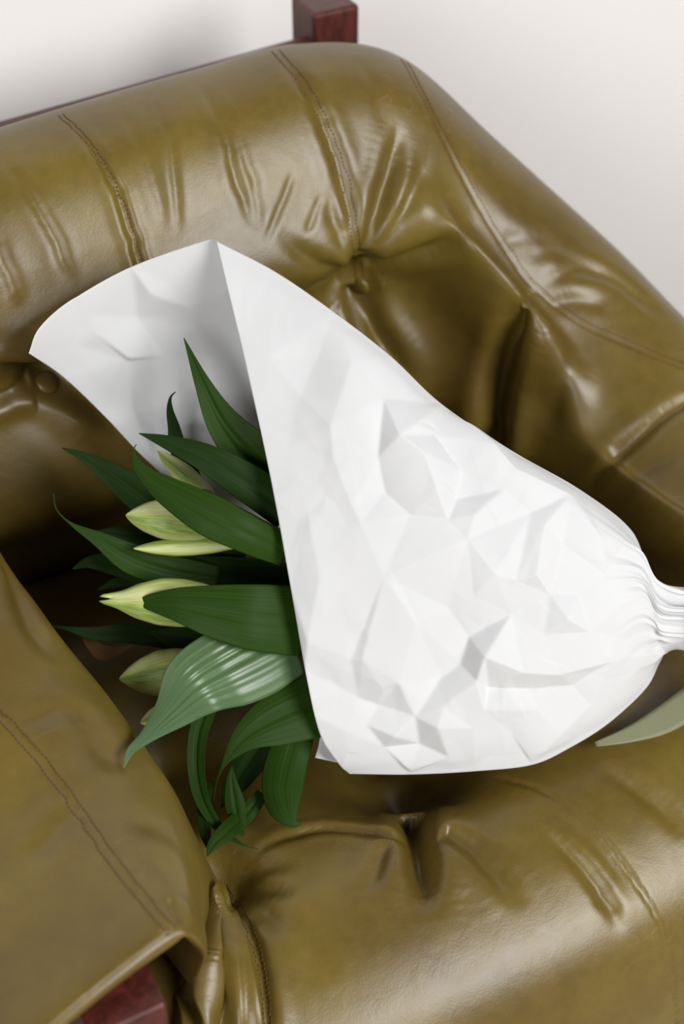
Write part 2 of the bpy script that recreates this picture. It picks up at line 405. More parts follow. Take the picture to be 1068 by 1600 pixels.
def stitches(name, V, N, pix, parent, off=.0035, step=.0034, r=.0006):
    """two rows of short thread stitches along a seam"""
    path, _ = snap(V, N, resample(pix, 3)); path = resample(path, step)
    X = V.reshape(-1, 3); NN = N.reshape(-1, 3); bm = bmesh.new()
    T = np.gradient(path, axis=0); T /= np.linalg.norm(T, axis=1, keepdims=True)+1e-9
    for i, p in enumerate(path):
        for sgn in ((-1, 1) if off else (0,)):
            k = np.argmin(((X-p)**2).sum(1)); s = np.cross(T[i], NN[k]); s /= np.linalg.norm(s)+1e-9
            q = p+s*sgn*off; k = np.argmin(((X-q)**2).sum(1)); n = NN[k]
            q = q - n*((q-X[k])@n) + n*r*.6
            a, b = q-T[i]*step*.36, q+T[i]*step*.36
            ring = []
            for c, sc in ((a, .35), (q, 1.0), (b, .35)):
                ring.append([bm.verts.new(c+(s*math.cos(t)+n*math.sin(t))*r*sc) for t in (0, math.pi*.5, math.pi, math.pi*1.5)])
            for g in range(2):
                for t in range(4): bm.faces.new((ring[g][t], ring[g][(t+1) % 4], ring[g+1][(t+1) % 4], ring[g+1][t]))
    return bm_obj(name, bm, THREAD, parent, True)
stitches('stitching', HV, HN, BACK_SEAM1, backrest)
stitches('stitching', HV, HN, BACK_SEAM2[:5], backrest)
stitches('stitching', HV, HN, BACK_SEAM0, backrest, off=.002)
stitches('stitching', HV, HN, BACK_SEAM2[4:]+[(1110, 585)], arm_r)

# --- seat cushion
xs = (-.40, -.30, -.2, -.05, .1, .25, .34, .42)
sprof = [(.20, .30), (.16, .385), (.08, .40), (-.02, .402), (-.12, .405), (-.22, .412), (-.29, .412), (-.352, .394), (-.402, .354), (-.428, .285), (-.426, .19), (-.39, .15)]
SP = []
for x in xs:
    e = -.025 if x in (-.40, .42) else 0.0
    SP.append([(x, y, z+e) for y, z in sprof])
seat = Surf(patch(np.transpose(np.array(SP), (1, 0, 2)), 360, 420))
if seat.N[180, 200, 2] < 0: seat = Surf(seat.V0, True)
SEAT_SEAM_R = [(770, 1195), (800, 1210), (860, 1238), (925, 1290), (985, 1365), (1025, 1430), (1046, 1490), (1055, 1560), (1058, 1640)]
SEAT_SEAM_L = [(347, 1385), (375, 1425), (398, 1475), (412, 1540), (420, 1630)]
def build_seat(h):
    h.noise(.0012, .22, 11)
    h.crease(SEAT_SEAM_R, .0022, .0019, taper=(.05, .02), ridge=.05)
    h.crease(SEAT_SEAM_L, .005, .005, taper=(.05, .02), ridge=.3)
    h.button(585, 1085, .10, .095, .03)
    h.button(632, 1165, .050, .042, .02)
    h.button(245, 1130, .085, .085, .04)
    h.button(340, 1365, .035, .025, .04)
    for p, d, w in [([(640, 1235), (652, 1300), (661, 1350), (669, 1440)], .024, .010), ([(690, 1290), (735, 1318), (775, 1362), (822, 1425)], .008, .008),
                    ([(606, 1310), (590, 1350), (580, 1400)], .004, .006), ([(640, 1300), (612, 1300), (570, 1288), (520, 1282), (470, 1290), (420, 1308), (370, 1340)], .005, .004),
                    ([(355, 1370), (420, 1380), (470, 1395)], .005, .008), ([(352, 1380), (410, 1420), (440, 1470)], .006, .010),
                    ([(360, 1360), (410, 1345), (470, 1350)], .003, .008)]:
        h.crease(p, d, w, taper=(.05, .5), ridge=.16)
    for p, d, w in [([(825, 1278), (880, 1320), (935, 1385), (980, 1468)], .0055, .0065), ([(930, 1190), (985, 1225), (1035, 1262), (1085, 1310)], .005, .008),
                    ([(470, 1400), (490, 1470), (500, 1550)], .002, .012),
                    ([(820, 1255), (900, 1290), (960, 1350), (1005, 1420)], .003, .008)]:
        h.crease(p, d, w, taper=(.4, .35), ridge=.06)
build_seat(seat)
SV = seat.final(); SN = normals(SV, seat.flip)
seat_o = grid_obj('seat', SV, LEATHER, chair, flip=seat.flip)
stitches('stitching', SV, SN, SEAT_SEAM_L, seat_o, off=.0035)

# --- left arm pad: flat topped, hem at the front end
def lcol(y, dx, dz, s=1.0):
    pr = [(-.225, .36), (-.238, .42), (-.247, .475), (-.256, .515), (-.275, .542), (-.303, .553), (-.34, .5535), (-.385, .548), (-.43, .536), (-.468, .505), (-.48, .45), (-.475, .38)]
    return [(x+dx, y, z+dz) for x, z in pr]
def lroll(c, e): return [(x+e*(1 if i < 4 else .55 if i == 4 else 0), y, z) for i, (x, y, z) in enumerate(c)]
LC = [lcol(.22, -.092, .13), lroll(lcol(.10, -.078, .11), .02), lroll(lcol(-.03, -.062, .068), .022), lroll(lcol(-.13, -.042, .024), .030), lroll(lcol(-.21, -.018, .002), .022), lcol(-.295, -.002, -.002)]
PULL = lambda i: (.060, .060, .060, .056, .034)[i] if i < 5 else 0
LC[-1] = [(x, y+.7*PULL(i), z) for i, (x, y, z) in enumerate(LC[-1])]
# the front end: the top flap runs on to a thin hem and turns under
front = lcol(-.345, 0, -.004)
PULL = lambda i: (.060, .060, .060, .056, .034)[i] if i < 5 else 0
edge = [atz(302, 1540, .425), atz(312, 1515, .45), atz(319, 1492, .478), atz(309, 1474, .512), atz(291, 1460, .540)]   # where the roll ends in front
for k, (dy, dz) in enumerate(((.012, .002), (.001, -.0005), (-.0015, -.005), (.004, -.009), (.04, -.012))):
    col = [(x, y+dy+(x+.303)*.24, z+dz) for x, y, z in front]
    for i in range(5):
        e = edge[i]; b = (.022, .004, .0, .010, .045)[k]; o_ = (.012, .004, 0, -.004, -.012)[k]
        col[i] = (e[0]+o_*.8, e[1]+b, e[2]+(0 if k < 3 else -.004))
    LC.append(col)
larm = Surf(patch(np.transpose(np.array(LC), (1, 0, 2)), 300, 560))
if larm.N[150, 100, 2] < 0: larm = Surf(larm.V0, True)
LARM_SEAM = [(-40, 1068), (0, 1118), (50, 1172), (110, 1250), (165, 1330), (220, 1400), (268, 1456)]
def build_larm(h):
    h.noise(.0014, .16, 21)
    h.crease(LARM_SEAM, .0009, .0016, taper=(0, .02), ridge=.3)
    for p, d, w in [([(205, 1205), (165, 1175), (140, 1135), (120, 1100)], .0035, .012), ([(35, 1360), (80, 1305), (125, 1255)], .0014, .007),
                    ([(258, 1398), (272, 1425), (283, 1450)], .0030, .0045), ([(180, 1280), (240, 1290), (290, 1330)], .0012, .010),
                    ([(30, 1145), (90, 1110), (170, 1120)], .0014, .007), ([(0, 850), (25, 910), (50, 980), (90, 1040)], .005, .008),
                    ([(200, 1330), (250, 1350), (300, 1410)], .0012, .008)]:
        h.crease(p, d, w, ridge=.3, taper=(.35, .35))
build_larm(larm)
LV = larm.final(); LN = normals(LV, larm.flip)
arm_l = grid_obj('armrest', LV, LEATHER, chair, flip=larm.flip)
stitches('stitching', LV, LN, LARM_SEAM, arm_l, off=.0034)

# --- gathered hide hanging between left arm and seat
top = [(246, 1480, -.255), (275, 1488, -.255), (305, 1470, -.262), (331, 1392, -.262), (347, 1372, -.240)]
mid = [(243, 1540, -.275), (272, 1545, -.285), (305, 1540, -.308), (340, 1490, -.312), (379, 1467, -.303)]
bot = [(232, 1625, -.33), (275, 1632, -.342), (320, 1636, -.352), (365, 1636, -.358), (412, 1630, -.365)]
low = [(225, 1720, -.335), (270, 1740, -.345), (315, 1750, -.355), (360, 1750, -.36), (405, 1745, -.365)]
GP = np.array([[aty(*p) for p in row] for row in (top, mid, bot, low)])
gath = Surf(patch(GP, 180, 220))
if gath.N[90, 110] @ CD > 0: gath = Surf(gath.V0, True)
gath.noise(.001, .05, 5)
for p, d, w in [([(338, 1395), (350, 1450), (349, 1520), (345, 1640)], .016, .0075), ([(322, 1480), (310, 1550), (302, 1640)], .018, .006),
                ([(282, 1505), (277, 1560), (272, 1640)], .015, .005), ([(352, 1390), (368, 1450), (380, 1520), (388, 1640)], .004, .005), ([(258, 1500), (256, 1560), (252, 1640)], .010, .004)]:
    gath.crease(p, d, w, ridge=.35, taper=(.12, 0))
grid_obj('gathered_hide', gath.final(), LEATHER, chair, flip=gath.flip)

# --- covered buttons
def button_obj(p, n, parent, r=.011):
    bm = bmesh.new(); bmesh.ops.create_uvsphere(bm, u_segments=24, v_segments=12, radius=r)
    q = Vector(n).to_track_quat('Z', 'Y').to_matrix().to_4x4()
    for v in bm.verts: v.co.z *= .45
    bm.transform(Matrix.Translation(Vector(p)) @ q); return bm_obj('button', bm, LEATHER, parent, True)
for px, py in ((560, 446), (75, 598)):
    p, k = snap(HV, HN, [(px, py)]); button_obj(p[0]+HN.reshape(-1, 3)[k[0]]*.0005, HN.reshape(-1, 3)[k[0]], backrest)

# --- wooden frame
def timber(name, a, b, w, h, up=(0, 0, 1)):
    bm = bmesh.new(); beam(bm, a, b, w, h, up); return bm_obj(name, bm, WOOD, chair)
timber('rear_post', (.186, .385, .0), (.186, .385, .783), .05, .05, (0, 1, 0))
timber('rear_post', (-.52, .385, .0), (-.52, .385, .835), .045, .05, (0, 1, 0))
timber('top_rail', (-.56, .372, .690), (.165, .372, .729), .022, .05)
timber('arm_rail', (-.346, -.375, .505), (-.346, .37, .505), .05, .045)
timber('arm_rail', (.40, -.375, .49), (.40, .37, .49), .05, .045)
for x in (-.346, .40): timber('front_post', (x, -.33, 0), (x, -.33, .49), .05, .05, (0, 1, 0))
timber('seat_rail', (-.346, -.33, .12), (.40, -.33, .12), .03, .06)
timber('seat_rail', (-.5, .385, .28), (.40, .385, .28), .03, .06)
for x in (-.2, .25): timber('seat_rail', (x, -.33, .125), (x, .385, .28), .05, .03)
timber('arm_rail', (.40, .385, .0), (.40, .385, .49), .05, .05, (0, 1, 0)).name = 'rear_post'
keep(chair)
#__FLOWERS__
# ------------------------------------------------------------------ the paper wrapper
wrap = thing('paper_wrapper', 'crumpled white paper wrapped around the lilies, lying diagonally across the seat', 'wrapping paper', (.05, -.17, .425))
def facets(px, py, pts, border, jitter=0, seed=1, n=0, lo=0, hi=0):
    """height over the pixel grid from a triangulated net of ridge and dent points"""
    P = [(x, y, h) for x, y, h in pts]+[(x, y, 0) for x, y in border]
    if n:
        r = np.random.default_rng(seed)
        P += [(x, y, r.uniform(lo, hi)) for x, y in zip(r.uniform(px.min(), px.max(), n), r.uniform(py.min(), py.max(), n))]
    x0, x1, y0, y1 = px.min()-80, px.max()+80, py.min()-80, py.max()+80
    P += [(x0, y0, 0), (x1, y0, 0), (x0, y1, 0), (x1, y1, 0)]
    vs, es, fs, ov, oe, of = delaunay_2d_cdt([Vector((a, b)) for a, b, _ in P], [], [], 0, .01)
    H = np.zeros(len(vs))
    for k, o in enumerate(ov): H[k] = P[o[0]][2] if o else 0
    out = np.zeros(px.shape)
    for f in fs:
        a, b, c = (vs[k] for k in f)
        m = np.where((px >= min(a.x, b.x, c.x)) & (px <= max(a.x, b.x, c.x)) & (py >= min(a.y, b.y, c.y)) & (py <= max(a.y, b.y, c.y)))
        if not len(m[0]): continue
        den = (b.y-c.y)*(a.x-c.x)+(c.x-b.x)*(a.y-c.y)
        if abs(den) < 1e-9: continue
        X, Y = px[m], py[m]
        u = ((b.y-c.y)*(X-c.x)+(c.x-b.x)*(Y-c.y))/den; v = ((c.y-a.y)*(X-c.x)+(a.x-c.x)*(Y-c.y))/den; w = 1-u-v
        k = (u >= -1e-6) & (v >= -1e-6) & (w >= -1e-6)
        out[m[0][k], m[1][k]] = (u*H[f[0]]+v*H[f[1]]+w*H[f[2]])[k]
    return out
def blur(h, n):
    for _ in range(n):
        p = np.pad(h, 1, mode='edge')
        h = (p[1:-1, 1:-1]*2+p[:-2, 1:-1]+p[2:, 1:-1]+p[1:-1, :-2]+p[1:-1, 2:])/6
    return h
TOPE = [(338, 377), (430, 425), (520, 487), (610, 557), (690, 632), (800, 705), (905, 765), (985, 828), (1020, 902), (1075, 918), (1140, 905), (1210, 880)]
TOPZ = [.768, .748, .728, .70, .668, .638, .61, .577, .545, .53, .54, .55]
BOTE = [(545, 1209), (640, 1210), (740, 1205), (830, 1195), (890, 1168), (950, 1130), (1008, 1076), (1030, 1035), (1042, 1018), (1075, 1012), (1140, 1030), (1210, 1065)]
BOTZ = [.431, .431, .431, .434, .439, .447, .46, .475, .482, .485, .475, .46]
RIM = [(338, 377), (372, 520), (404, 655), (431, 790), (455, 925), (476, 1045), (490, 1118), (508, 1172), (545, 1209)]
rv = np.linspace(0, 1, len(RIM))
topd = [depth(atz(*p, z)) for p, z in zip(TOPE, TOPZ)]; botd = [depth(atz(*p, z)) for p, z in zip(BOTE, BOTZ)]
bulge = [.022, .028, .034, .036, .038, .040, .040, .034, .028, .026, .028, .030]
vrows = np.array([0, .06, .18, .34, .5, .66, .82, .94, 1.0])
FP = []
for v in vrows:
    row = []
    rx, ry = np.interp(v, rv, [p[0] for p in RIM]), np.interp(v, rv, [p[1] for p in RIM])
    bx, by = rx-(TOPE[0][0]*(1-v)+BOTE[0][0]*v), ry-(TOPE[0][1]*(1-v)+BOTE[0][1]*v)
    for k in range(len(TOPE)):
        w = max(0, 1-k/2.2)**1.5
        x = TOPE[k][0]*(1-v)+BOTE[k][0]*v+bx*w; y = TOPE[k][1]*(1-v)+BOTE[k][1]*v+by*w
        d = topd[k]*(1-v)+botd[k]*v-bulge[k]*math.sin(math.pi*v)**.6
        row.append(at(x, y, d))
    FP.append(row)
# the sheet turns under along the bottom edge and runs back beneath the stems
FP = np.array(FP)
NVF, NUF = 380, 420
ts = np.interp(np.linspace(0, 1, NVF), vrows, np.arange(len(vrows)))
FV = np.einsum('ab,bcd,ec->aed', crm(len(vrows), 0, ts), FP, crm(len(TOPE), NUF))
uu = np.linspace(0, len(TOPE)-1, NUF)[None, :]; vv = np.linspace(0, 1, NVF)[:, None]
PX = proj(FV.reshape(-1, 3)).reshape(NVF, NUF, 3)
PTS = [(470, 618, 4), (520, 665, 11), (523, 714, 8), (551, 788, 7), (565, 816, 6), (600, 770, -7), (640, 805, -5), (590, 715, -4), (622, 682, 10), (659, 708, 8),
 (682, 768, 7), (762, 702, 13), (801, 739, 9), (887, 776, 5), (716, 779, -8), (722, 735, -2), (785, 765, 2), (830, 800, -3), (739, 805, 4), (730, 842, 1),
 (700, 812, -4), (770, 896, 8), (805, 905, 5), (740, 930, 0), (733, 1000, -10), (700, 950, -2), (690, 1062, -7), (720, 1042, -9), (756, 1021, 10), (745, 1061, 7),
 (813, 1047, 8), (870, 1050, 7), (949, 1030, 6), (762, 1078, -6), (830, 1078, -4), (895, 1072, -3), (565, 1027, 10), (597, 1072, 6), (648, 1118, 2), (592, 1105, -6),
 (622, 1062, 7), (548, 1028, 5), (560, 1092, -5), (572, 1132, -1), (682, 1129, 11), (692, 1100, 7), (655, 1165, -5), (616, 1146, 8), (642, 1203, 4), (600, 1168, -1),
 (739, 1135, 4), (756, 1107, 4), (830, 1188, 2), (800, 1150, -5), (870, 1146, 5), (840, 1110, -2), (884, 964, 8), (836, 896, 8), (860, 930, -3), (905, 930, -4),
 (850, 990, 2), (800, 960, -4), (920, 985, 3), (950, 900, -4), (940, 850, 3), (880, 850, -4), (850, 820, 4), (480, 800, 5), (500, 900, 8), (480, 1000, 6),
 (600, 900, 6), (650, 970, 7), (450, 700, 3), (420, 560, 3), (550, 565, 2), (600, 622, -2), (680, 680, -2), (495, 560, -1), (540, 1140, 3), (700, 1180, 2), (920, 1100, 3)]
border = [(x, y) for x, y in TOPE[:9]+BOTE[:9]+RIM[1:-1]]
H = facets(PX[..., 0], PX[..., 1], [(a, b, h*.00075) for a, b, h in PTS], border)
H = H*1.0+facets(PX[..., 0], PX[..., 1], [], border, n=420, seed=5, lo=-.0006, hi=.0006)
H = blur(H, 1)
H += blur(facets(PX[..., 0], PX[..., 1], [], [], n=1500, seed=31, lo=-.00022, hi=.00022), 1)*(.4+.6*sstep((uu-1.0)/3))
H *= np.clip(np.minimum(vv, 1-vv)/.03, 0, 1)*.999+.001
nk = sstep((uu-6.3)/2.2)
def pleats(n, amp, warp, seed):                                     # uneven gathers running towards the tie
    k = np.random.default_rng(seed).normal(size=n); k = np.concatenate([k, k[:3]])
    w = vv*(n-1)+warp*np.sin(uu*1.7+4*vv)+.5*warp*np.sin(uu*3.1+9*vv+1)
    w = np.clip(w, 0, n-.01); i0 = w.astype(int); fr = w-i0
    return amp*(k[i0]*(1-fr)+k[i0+1]*fr)
gather = pleats(17, .0032, .7, 4)+pleats(41, .0010, 1.2, 8)
H = H*(1-.75*nk)+nk*gather*np.clip(np.minimum(vv, 1-vv)/.05, 0, 1)+.35*sstep((uu-5.2)/2)*(1-nk)*gather*np.clip(np.minimum(vv, 1-vv)/.05, 0, 1)
FN = normals(FV)
if (FN[190, 200]) @ CD > 0: FN = -FN
FVd = FV+FN*H[..., None]
# back sheet: folded over the top edge, leaning on the chair back
SIDE = [(45, 552, None, .072), (100, 590, None, .085), (165, 652, None, .088), (228, 718, 1.165, None), (320, 800, 1.20, None), (440, 880, 1.20, None), (620, 945, 1.20, None), (830, 975, 1.19, None), (1010, 962, 1.175, None), (1075, 965, 1.172, None), (1140, 968, 1.17, None), (1210, 972, 1.17, None)]
SD = [at(px, py, d) if d else aty(px, py, y) for px, py, d, y in SIDE]
R0 = [(338, 377, 1.077), (318, 377, 1.086), (205, 417, 1.093), (112, 468, 1.088), (62, 512, 1.080), (45, 552, None)]
BP = []
ss = np.array([0, .07, .42, .72, .9, 1.0])
for j, s_ in enumerate(ss):
    row = []
    for k in range(len(TOPE)):
        a = FP[0][k]; b = SD[k]
        q = a*(1-s_)+b*s_ + CD*(.030*math.sin(math.pi*s_)**.8)*(1 if k < 7 else .5)
        if k == 0:
            x, y, d = R0[j]; q = at(x, y, d) if d else SD[0]
        row.append(q)
    BP.append(row)
BP = np.array(BP); ts2 = np.interp(np.linspace(0, 1, 240), ss, np.arange(len(ss)))
BV = np.einsum('ab,bcd,ec->aed', crm(len(ss), 0, ts2), BP, crm(len(TOPE), NUF))
BX = proj(BV.reshape(-1, 3)).reshape(240, NUF, 3)
BPT = [(235, 455, 5), (262, 440, 3), (215, 500, -4), (200, 560, 3), (260, 560, -3), (300, 480, 2), (330, 560, -4), (335, 640, 5), (290, 620, -2), (205, 640, 4), (150, 520, 2), (240, 640, -3), (370, 620, 2), (120, 540, -1)]
BH = facets(BX[..., 0], BX[..., 1], [(a, b, h*.001) for a, b, h in BPT], [(x, y) for x, y in TOPE[:6]]+[(112, 468), (205, 417), (45, 552), (100, 590), (165, 652)], n=60, seed=9, lo=-.001, hi=.001)
BH = blur(BH, 7)*np.clip(np.minimum(np.linspace(0, 1, 240)[:, None], 1)/.05, 0, 1)
BN = normals(BV)
if BN[100, 40] @ CD > 0: BN = -BN
BVd = BV+BN*BH[..., None]
# underside
UD = []
E0 = FVd[-1]
rows = [E0]
for off, sh in (((.003, .010, -.006), .0), ((.010, .045, -.007), .0), ((.020, .095, -.004), .0), ((.028, .14, .004), .0)):
    w = 1-sstep((uu[0]-5.0)/3.5)
    rows.append(E0+np.array(off)*np.stack([w, w, np.where(w > 0, w, 0)], 1)+np.stack([0*w, (1-w)*.004*len(rows), (1-w)*.003*len(rows)], 1))
UV_ = np.einsum('ab,bcd->acd', crm(5, 40), np.array(rows))
ALL = np.concatenate([BVd[::-1], FVd[1:], UV_[1:]], 0)
sheet = grid_obj('paper_sheet', ALL, PAPER, wrap)
sol = sheet.modifiers.new('thickness', 'SOLIDIFY'); sol.thickness = .0003; sol.offset = 0
# small corner of the sheet poking out under the rim
cp = [[at(500, 1150, 1.125), at(530, 1160, 1.13)], [at(497, 1166, 1.124), at(530, 1178, 1.13)], [at(492, 1184, 1.122), at(528, 1192, 1.128)]]
co = grid_obj('paper_corner', patch(np.array(cp), 12, 8), PAPER, wrap)
so = co.modifiers.new('thickness', 'SOLIDIFY'); so.thickness = .0003
keep(wrap)

# ------------------------------------------------------------------ lilies
def leaf(parent, pts, m=None, gut=.10, curl=-.10, tilt=0.0, pleat=.004, name='leaf', nveins=5):
    """pts from tip to base: (px, py, depth, half width up/left, half width down/right)"""
    pts = np.array(pts, float); c = curve(pts, 70)
    P = np.array([at(x, y, d) for x, y, d in c[:, :3]])
    T = np.gradient(P, axis=0); T /= np.linalg.norm(T, axis=1, keepdims=True)
    vw = P-CC; vw /= np.linalg.norm(vw, axis=1, keepdims=True)
    S = np.cross(vw, T); S /= np.linalg.norm(S, axis=1, keepdims=True)      # points up/left when travelling right
    tp = np.gradient(c[:, :2], axis=0); lf = np.stack([tp[:, 1], -tp[:, 0]], 1)
    sp = proj(P+S*.001)[:, :2]-proj(P)[:, :2]
    S *= np.sign((sp*lf).sum(1))[:, None]
    Nn = np.cross(T, S); Nn *= np.sign(-(Nn*vw).sum(1))[:, None]
    if tilt: S = S*math.cos(tilt)+Nn*math.sin(tilt)
    v = np.linspace(-1, 1, 33)
    wl = np.maximum(c[:, 3], .3)*c[:, 2]/F/math.cos(tilt); wr = np.maximum(c[:, 4], .3)*c[:, 2]/F/math.cos(tilt)
    W = np.where(v[None] > 0, wl[:, None], wr[:, None]); wm = (wl+wr)[:, None]/2
    hgt = -gut*np.exp(-(v[None]/.22)**2)*wm + curl*(v[None]**2)*wm + pleat*wm*np.cos(v[None]*math.pi*nveins*2)*(1-v[None]**2)
    t = np.linspace(0, 1, 70)
    hgt = hgt+.03*wm*np.sin(t[:, None]*9+v[None]*2+pts[0, 0])*v[None]
    G = P[:, None]+S[:, None]*(W*v[None])[..., None]+Nn[:, None]*hgt[..., None]
    uv = np.stack(np.broadcast_arrays(v[None]*.5+.5, t[:, None]), -1)
    o = grid_obj(name, G, m or LEAF, parent, uv=uv)
    mo = o.modifiers.new('thickness', 'SOLIDIFY'); mo.thickness = .0005; mo.offset = 0
    return o
def bud(parent, tip, base, r, split=0.0, rot=0.0, name='bud'):
    a, b = at(*tip), at(*base); ax = b-a; Lh = np.linalg.norm(ax); ax = ax/Lh
    x = np.cross(ax, CD); x /= np.linalg.norm(x); y = np.cross(ax, x)
    R = r*tip[2]/F; n = 60; t = np.linspace(0, 1, n); th = np.linspace(0, 2*np.pi, 61)
    pr = R*np.interp(t, [0, .02, .08, .2, .38, .55, .75, .92, 1], [.02 if not split else .16, .14 if not split else .24, .38, .70, .97, 1.0, .86, .55, .40])
    pr = np.convolve(np.pad(pr, 2, mode='edge'), np.ones(5)/5, 'valid'); pr[0] = R*(.01 if not split else .12)
    lob = 1+.07*np.cos(3*(th+rot))[None]*np.sin(np.pi*np.clip(t*1.2, 0, 1))[:, None]-.05*np.exp(-(((th+rot)*3/2/np.pi+.5) % 1-.5)**2/.006)[None]*np.sin(np.pi*np.clip(t*1.1, 0, 1))[:, None]
    bend = .05*Lh*np.sin(np.pi*t)
    along = t[:, None]*Lh - split*R*(1+np.cos(3*(th+rot)))[None]*np.exp(-(t[:, None]/.06)**2)
    rr = pr[:, None]*lob
    G = a+ax*along[..., None]+x*(rr*np.cos(th)[None]+0*bend[:, None])[..., None]+y*(rr*np.sin(th)[None])[..., None]
    uv = np.stack(np.broadcast_arrays(((th+rot)/(2*np.pi))[None], t[:, None]), -1)
    return grid_obj(name, G, BUD, parent, uv=uv)
def stem(parent, start, mid, k):
    dy = (k-2)*10.6-14
    pts = [at(*start), at(*mid), at(860, 968+dy*1.6, 1.150), at(1000, 965+dy, 1.150), at(1090, 965+dy*.95, 1.152), at(1195, 968+dy*1.1, 1.154)]
    return grid_obj('stem', tube_pts(curve(pts, 60), .0024, 12), STEM, parent)
def lily(label, k, loc):
    return thing('lily_stem', label, 'lily', loc, 'lilies in the paper wrapper')

t1 = lily('lily stem with a pale bud almost hidden behind the topmost long leaves', 0, tuple(at(1300, 960, 1.15)))
stem(t1, (310, 765, 1.135), (560, 880, 1.15), 0)
bud(t1, (246, 704, 1.125), (345, 795, 1.15), 17, rot=.4)
leaf(t1, [(287, 528, 1.09, .5, .5), (318, 600, 1.09, 12, 14), (348, 660, 1.095, 27, 26), (390, 712, 1.10, 42, 34), (445, 755, 1.115, 46, 40)], gut=.2, curl=.12)
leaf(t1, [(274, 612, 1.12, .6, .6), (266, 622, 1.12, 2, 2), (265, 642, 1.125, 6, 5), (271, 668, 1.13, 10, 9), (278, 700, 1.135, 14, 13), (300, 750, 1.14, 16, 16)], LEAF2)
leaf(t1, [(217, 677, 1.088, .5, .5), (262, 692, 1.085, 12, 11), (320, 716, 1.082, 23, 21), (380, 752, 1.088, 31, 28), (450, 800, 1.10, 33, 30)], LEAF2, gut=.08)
t2 = lily('lily stem with two pointed green buds under a broad drooping leaf', 1, tuple(at(1300, 980, 1.15)))
stem(t2, (335, 820, 1.118), (560, 915, 1.14), 1)
bud(t2, (196, 805, 1.105), (345, 822, 1.125), 33, rot=.2)
bud(t2, (208, 857, 1.115), (375, 850, 1.13), 15, rot=1.2)
leaf(t2, [(213, 694, 1.085, .4, .4), (209, 704, 1.085, 1.5, 1.5), (214, 726, 1.080, 9, 7), (234, 748, 1.076, 16, 15), (266, 770, 1.071, 24, 24), (325, 804, 1.066, 33, 33), (385, 834, 1.070, 30, 30), (450, 864, 1.09, 24, 24)], gut=.06, curl=-.25)
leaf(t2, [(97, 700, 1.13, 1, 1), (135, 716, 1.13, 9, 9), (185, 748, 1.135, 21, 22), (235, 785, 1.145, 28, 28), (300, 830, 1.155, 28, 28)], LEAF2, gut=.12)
leaf(t2, [(150, 830, 1.17, 1, 1), (200, 835, 1.17, 14, 14), (280, 850, 1.175, 22, 22), (380, 880, 1.17, 26, 26)], LEAF2)  # added inner leaf, its dark green stands in for shade
t3 = lily('lily stem with the largest pale bud half covered by a wide flat leaf', 2, tuple(at(1300, 940, 1.16)))
stem(t3, (345, 945, 1.115), (580, 950, 1.14), 2)
bud(t3, (172, 938, 1.10), (370, 948, 1.125), 39, split=.22, rot=.1)
leaf(t3, [(212, 941, 1.095, 1, 1), (232, 943, 1.09, 15, 10), (280, 948, 1.080, 31, 25), (340, 958, 1.077, 45, 41), (400, 967, 1.080, 54, 50), (475, 972, 1.10, 56, 54)], gut=.04, curl=-.12, pleat=.003)
leaf(t3, [(83, 770, 1.12, .5, .5), (89, 797, 1.12, .8, .8), (112, 819, 1.12, 2.5, 2.5), (155, 843, 1.122, 12, 12), (205, 872, 1.13, 23, 24), (265, 892, 1.145, 25, 25), (340, 905, 1.155, 20, 20)], gut=.10)
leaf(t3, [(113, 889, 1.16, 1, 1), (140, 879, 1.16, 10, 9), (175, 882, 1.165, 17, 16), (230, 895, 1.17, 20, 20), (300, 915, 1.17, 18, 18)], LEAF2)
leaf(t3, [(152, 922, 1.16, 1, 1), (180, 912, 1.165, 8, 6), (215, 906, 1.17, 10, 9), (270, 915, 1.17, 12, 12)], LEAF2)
leaf(t3, [(260, 870, 1.16, 1, 1), (310, 890, 1.16, 22, 22), (380, 905, 1.155, 34, 34), (460, 915, 1.15, 34, 34)], LEAF2)  # filler leaf added to darken the gap inside the wrapper
t4 = lily('lily stem with a lower bud behind the big ribbed leaf with a painted pale sheen', 3, tuple(at(1300, 1000, 1.15)))
stem(t4, (330, 1050, 1.135), (600, 995, 1.145), 3)
bud(t4, (186, 1061, 1.11), (345, 1040, 1.14), 37, rot=.6)
leaf(t4, [(193, 1200, .985, .5, .5), (205, 1174, .993, 7, 5), (230, 1148, 1.014, 10, 13), (266, 1108, 1.048, 24, 34), (304, 1068, 1.074, 51, 54), (350, 1038, 1.080, 56, 72), (400, 1010, 1.094, 52, 78), (450, 985, 1.11, 46, 70)], PALE_SHEEN, gut=.05, curl=-.22, pleat=.03, nveins=4)
leaf(t4, [(82, 978, 1.15, .7, .7), (110, 983, 1.15, 4, 4), (145, 990, 1.155, 10, 10), (200, 990, 1.165, 15, 15), (290, 1000, 1.17, 18, 18)], LEAF2)
o = leaf(t4, [(207, 1008, 1.165, 1, 1), (185, 1018, 1.165, 6, 8), (160, 1020, 1.17, 12, 12), (140, 1004, 1.175, 8, 8), (128, 990, 1.18, 2, 2)], DRY, name='withered_leaf'); o['label'] = 'dry pale brown leaf'
leaf(t4, [(230, 985, 1.165, 1, 1), (290, 1000, 1.16, 20, 26), (370, 1020, 1.15, 30, 30), (450, 1020, 1.14, 30, 30)], LEAF2)  # added filler leaf, shade of the hollow painted into its green
t5 = lily('lily stem with leaves hanging down past the paper onto the seat', 4, tuple(at(1300, 1020, 1.16)))
stem(t5, (318, 1097, 1.118), (600, 1035, 1.145), 4)
bud(t5, (219, 1130, 1.085), (315, 1098, 1.118), 22, rot=.9)
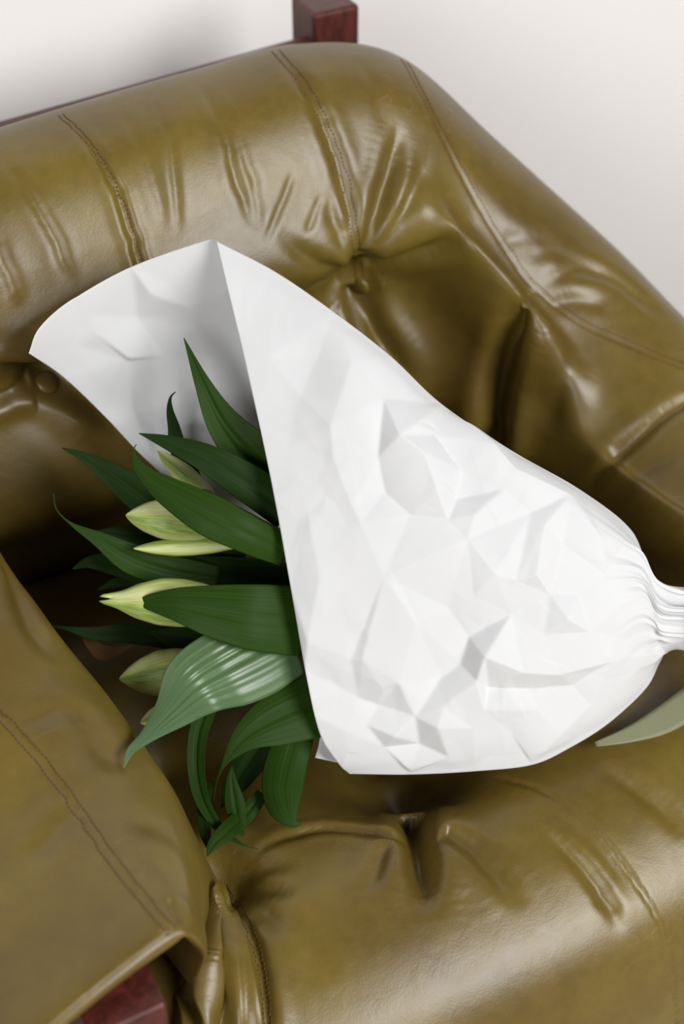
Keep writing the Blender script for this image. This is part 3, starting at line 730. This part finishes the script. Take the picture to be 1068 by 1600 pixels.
leaf(t5, [(334, 1250, 1.09, .4, .4), (338, 1225, 1.09, .7, .7), (346, 1202, 1.09, 2, 2), (360, 1178, 1.09, 9, 10), (386, 1148, 1.093, 22, 27), (426, 1122, 1.10, 34, 46), (500, 1090, 1.115, 42, 60)], gut=.08, curl=-.1, pleat=.012)
leaf(t5, [(470, 1288, 1.098, 1, 1), (458, 1284, 1.096, 10, 8), (446, 1264, 1.098, 25, 22), (440, 1230, 1.105, 31, 34), (448, 1190, 1.115, 33, 33), (465, 1140, 1.125, 28, 28)], gut=.05, curl=-.3, pleat=.008)
leaf(t5, [(403, 1327, 1.093, .4, .4), (378, 1319, 1.09, 2.2, 2), (345, 1296, 1.092, 7, 7), (319, 1255, 1.098, 12, 10), (307, 1205, 1.105, 14, 13), (309, 1150, 1.11, 15, 15), (325, 1100, 1.12, 16, 16)], gut=.2, curl=.1)
leaf(t5, [(362, 1198, 1.108, 1, 1), (362, 1222, 1.107, 8, 9), (367, 1255, 1.104, 15, 16), (372, 1284, 1.10, 12, 12), (380, 1305, 1.098, 3, 3)], gut=.12)
leaf(t5, [(323, 1338, 1.068, 1, 1), (334, 1319, 1.072, 10, 9), (356, 1298, 1.083, 15, 14), (384, 1272, 1.108, 15, 14), (410, 1240, 1.118, 10, 10)], gut=.12)
leaf(t5, [(328, 1332, 1.075, 1, 1), (321, 1303, 1.085, 9, 8), (318, 1268, 1.10, 10, 9), (325, 1220, 1.12, 9, 9)], LEAF2)
leaf(t5, [(345, 1262, 1.13, 1, 1), (370, 1220, 1.13, 20, 20), (410, 1160, 1.13, 30, 30), (470, 1110, 1.13, 30, 30)], LEAF2)  # added dark leaf standing in for the shade behind the hanging leaves
for t in (t1, t2, t3, t4, t5): keep(t)

# ------------------------------------------------------------------ ribbon
rib = thing('ribbon', 'flat sage green ribbon tail lying on the seat beside the gathered paper end', 'ribbon', tuple(atz(1000, 1140, .425)))
rp = [(1135, 1040, .462, 25), (1105, 1075, .437, 25), (1068, 1104, .430, 24), (1030, 1128, .428, 21), (985, 1147, .427, 13), (930, 1163, .426, 4)]
rc = curve(np.array(rp, float), 40); RP = np.array([atz(x, y, z) for x, y, z, _ in rc])
T = np.gradient(RP, axis=0); T /= np.linalg.norm(T, axis=1, keepdims=True)
S = np.cross(T, [-.15, -.35, .9]); S /= np.linalg.norm(S, axis=1, keepdims=True)
v = np.linspace(-1, 1, 7); G = RP[:, None]+S[:, None]*(rc[:, 3]*1.15/F)[:, None, None]*v[None, :, None]
o = grid_obj('ribbon_tail', G, RIBBON, rib); so = o.modifiers.new('thickness', 'SOLIDIFY'); so.thickness = .0008
a = at(1110, 965, 1.155); ax = at(1210, 968, 1.155)-a; ax /= np.linalg.norm(ax)
e1 = np.cross(ax, CD); e1 /= np.linalg.norm(e1); e2 = np.cross(ax, e1); th = np.linspace(0, 2*np.pi, 49)
G = np.stack([a+ax*w+(e1*np.cos(th)[:, None]*.055+e2*np.sin(th)[:, None]*.061) for w in (-.004, .004, .014, .022)], 0)
o = grid_obj('ribbon_band', G, RIBBON, rib); so = o.modifiers.new('thickness', 'SOLIDIFY'); so.thickness = .0008
keep(rib)
